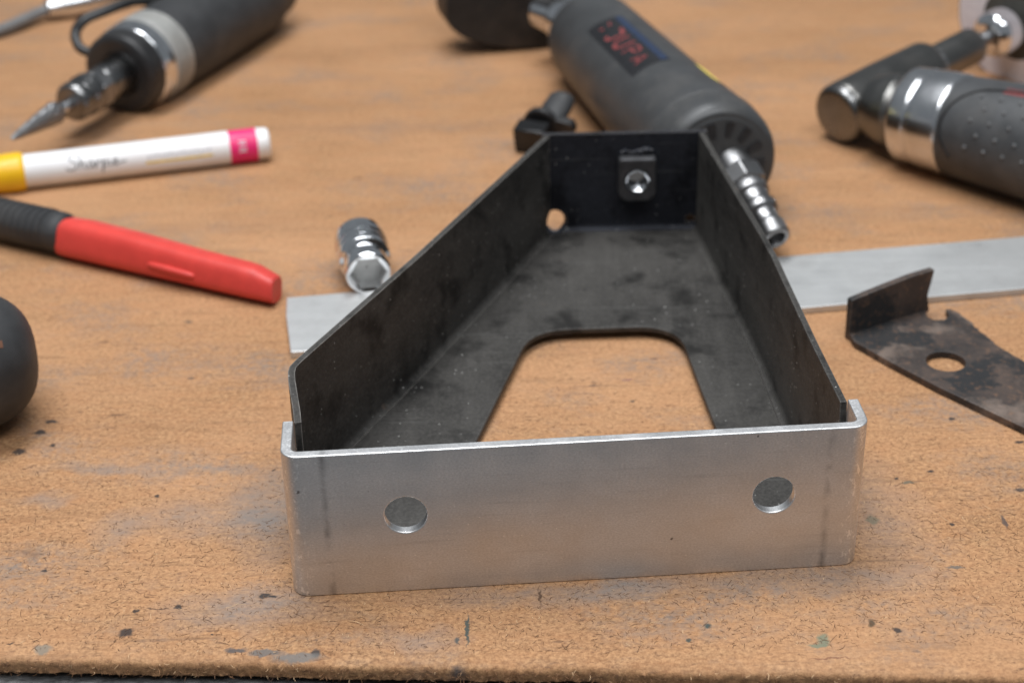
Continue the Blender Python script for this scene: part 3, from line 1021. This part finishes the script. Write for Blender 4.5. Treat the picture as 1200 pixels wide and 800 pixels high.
# ------------------------------------------------------------------ small black clamp bolt
cb = thing('clamp_bolt', (15, 776, 0), 'small black clamp bolt with a wing head, left of the cut-off tool', 'bolt')
bd = V((.38, .9, .22)).normalized()
b0_ = V((10.5, 764, 7.2))
d, a, b = frame(bd)
obj('square_head', extrude(fillet([(-8, -7), (8, -7), (8, 6.5), (-8, 6.5)], [1.5] * 4, 3), b0_, d, a, b, -2, 8), simple('gloss_black_oxide', (.02, .02, .021), .16, .4), cb, bevel=1.3)
obj('collar', lathe(rnd([(8.5, 6), (8.5, 9.5), (12, 9.5), (14, 7), (14, 5)], .8), b0_ + V((2, 1, 1)), bd, 32), mt_blk, cb)
obj('wing', lathe(rnd([(10, 5), (12, 7.0), (20, 7.4), (27, 6.8), (29, 5), (29.4, .4)], 1.0), b0_ + V((4.5, 0, 1)), bd + V((.1, 0, .25)), 32, squash=.62), mt_rub, cb)
obj('wing_tab', extrude(fillet([(-4, -3), (11, -6), (14, -3), (13, 2), (0, 4)], [2] * 5, 4), b0_ + V((5, 0, 3)), d, a, b, 8, 13), mt_blk, cb, bevel=.8)

# ------------------------------------------------------------------ angle die grinder, right
ag = thing('angle_grinder', (200, 750, 0), 'right-angle air grinder with black dimpled rubber grip and chrome collar, upper right', 'angle grinder')
ap, ad = V((191.9, 743.6, 23.0)), V((.715, -.695, .045))
obj('neck', lathe(rnd([(-28, 8), (-28, 14), (-21, 16.2), (-14, 17.5), (-12, 16), (-9, 16)], .8), ap, ad), mt_head, ag)
obj('chrome_collar', lathe(rnd([(-10, 15), (-10, 19.5), (-7.5, 22.0), (0, 22.6), (1, 22.0), (2.2, 22.0), (3, 22.9), (17, 23.4), (18.5, 22)], .8), ap, ad, 72), mt_satin, ag)
rg = lambda t: 22.6 + 3.6 * min(1, max(0, (t - 17) / 70)) ** .8
obj('rubber_grip', lathe([(16.5, 20), (16.5, 22.2)] + [(17.5 + 5 * i, rg(17.5 + 5 * i)) for i in range(26)] + [(150, 20)], ap, ad, 72), mt_grip, ag)
Lg = on_cyl(ap, ad, rg, 0)
bm = bmesh.new()
for i in range(9):
    for j in range(5):
        p = Lg(34 + i * 9.5 + (j % 2) * 4.7, 2 + j * 14.5)
        bmesh.ops.create_uvsphere(bm, u_segments=8, v_segments=6, radius=.95, matrix=Matrix.Translation(p))
tag(obj('grip_dimple', bm, simple('worn_rubber', (.11, .112, .115), .5), ag, sharp=80), kind='stuff')
pth = [Lg(t, an) + V((0, 0, 0)) for t, an in ((110, 74), (80, 76), (50, 76), (33, 70), (24, 52), (20, 28), (21, 5), (26, -15))]
obj('grip_seam', tube(pth, .8, 8), mt_blk, ag)
obj('red_mark', patch(on_cyl(ap, ad, rg, .12), 42, 60, 70, 80, 6, 6), mt_redp, ag)
# head, collet, disc
hp = V((156.5, 768.5, 15.4))
hd = V((98.5, 76, 14.5)).normalized()
obj('head', lathe(rnd([(1.5, 9), (1.5, 13.6), (4, 14.6), (30, 14.6), (62, 14.0), (65, 12.5), (65, 9)], 1.2), hp, hd), mt_head, ag)
obj('head_cap', lathe(rnd([(-2.0, .5), (-2.0, 12.4), (.5, 14.3), (2.5, 14.3)], 1.2), hp, hd), mt_dsteel, ag)
obj('spindle_ring', lathe(rnd([(64, 6), (64, 10.2), (68, 10.2), (68, 6)], .6), hp, hd, 40), mt_satin, ag)
obj('collet', lathe(rnd([(67, 6), (67.5, 9.3), (97, 9.3), (100, 6.8), (101, 4)], .8), hp, hd, 40), mt_head, ag)
obj('arbor', lathe([(98, 3.8), (112, 3.8)], hp, hd, 24), mt_steel, ag)
obj('arbor_nut', lathe(rnd([(108, 4), (108.5, 8), (112, 11.5), (122, 12.2), (128, 10.5), (130, 7)], 1.2), hp, hd, 40), mt_chrome, ag)
disc = obj('disc', lathe(rnd([(129.5, 4), (129.5, 35), (131.5, 35), (131.5, 4)], .3), hp, hd, 72), mt_abras, ag)
obj('disc_label', lathe([(129.4, 19), (129.4, 34.4)], hp, hd, 72, cap=False), mt_disc, disc)
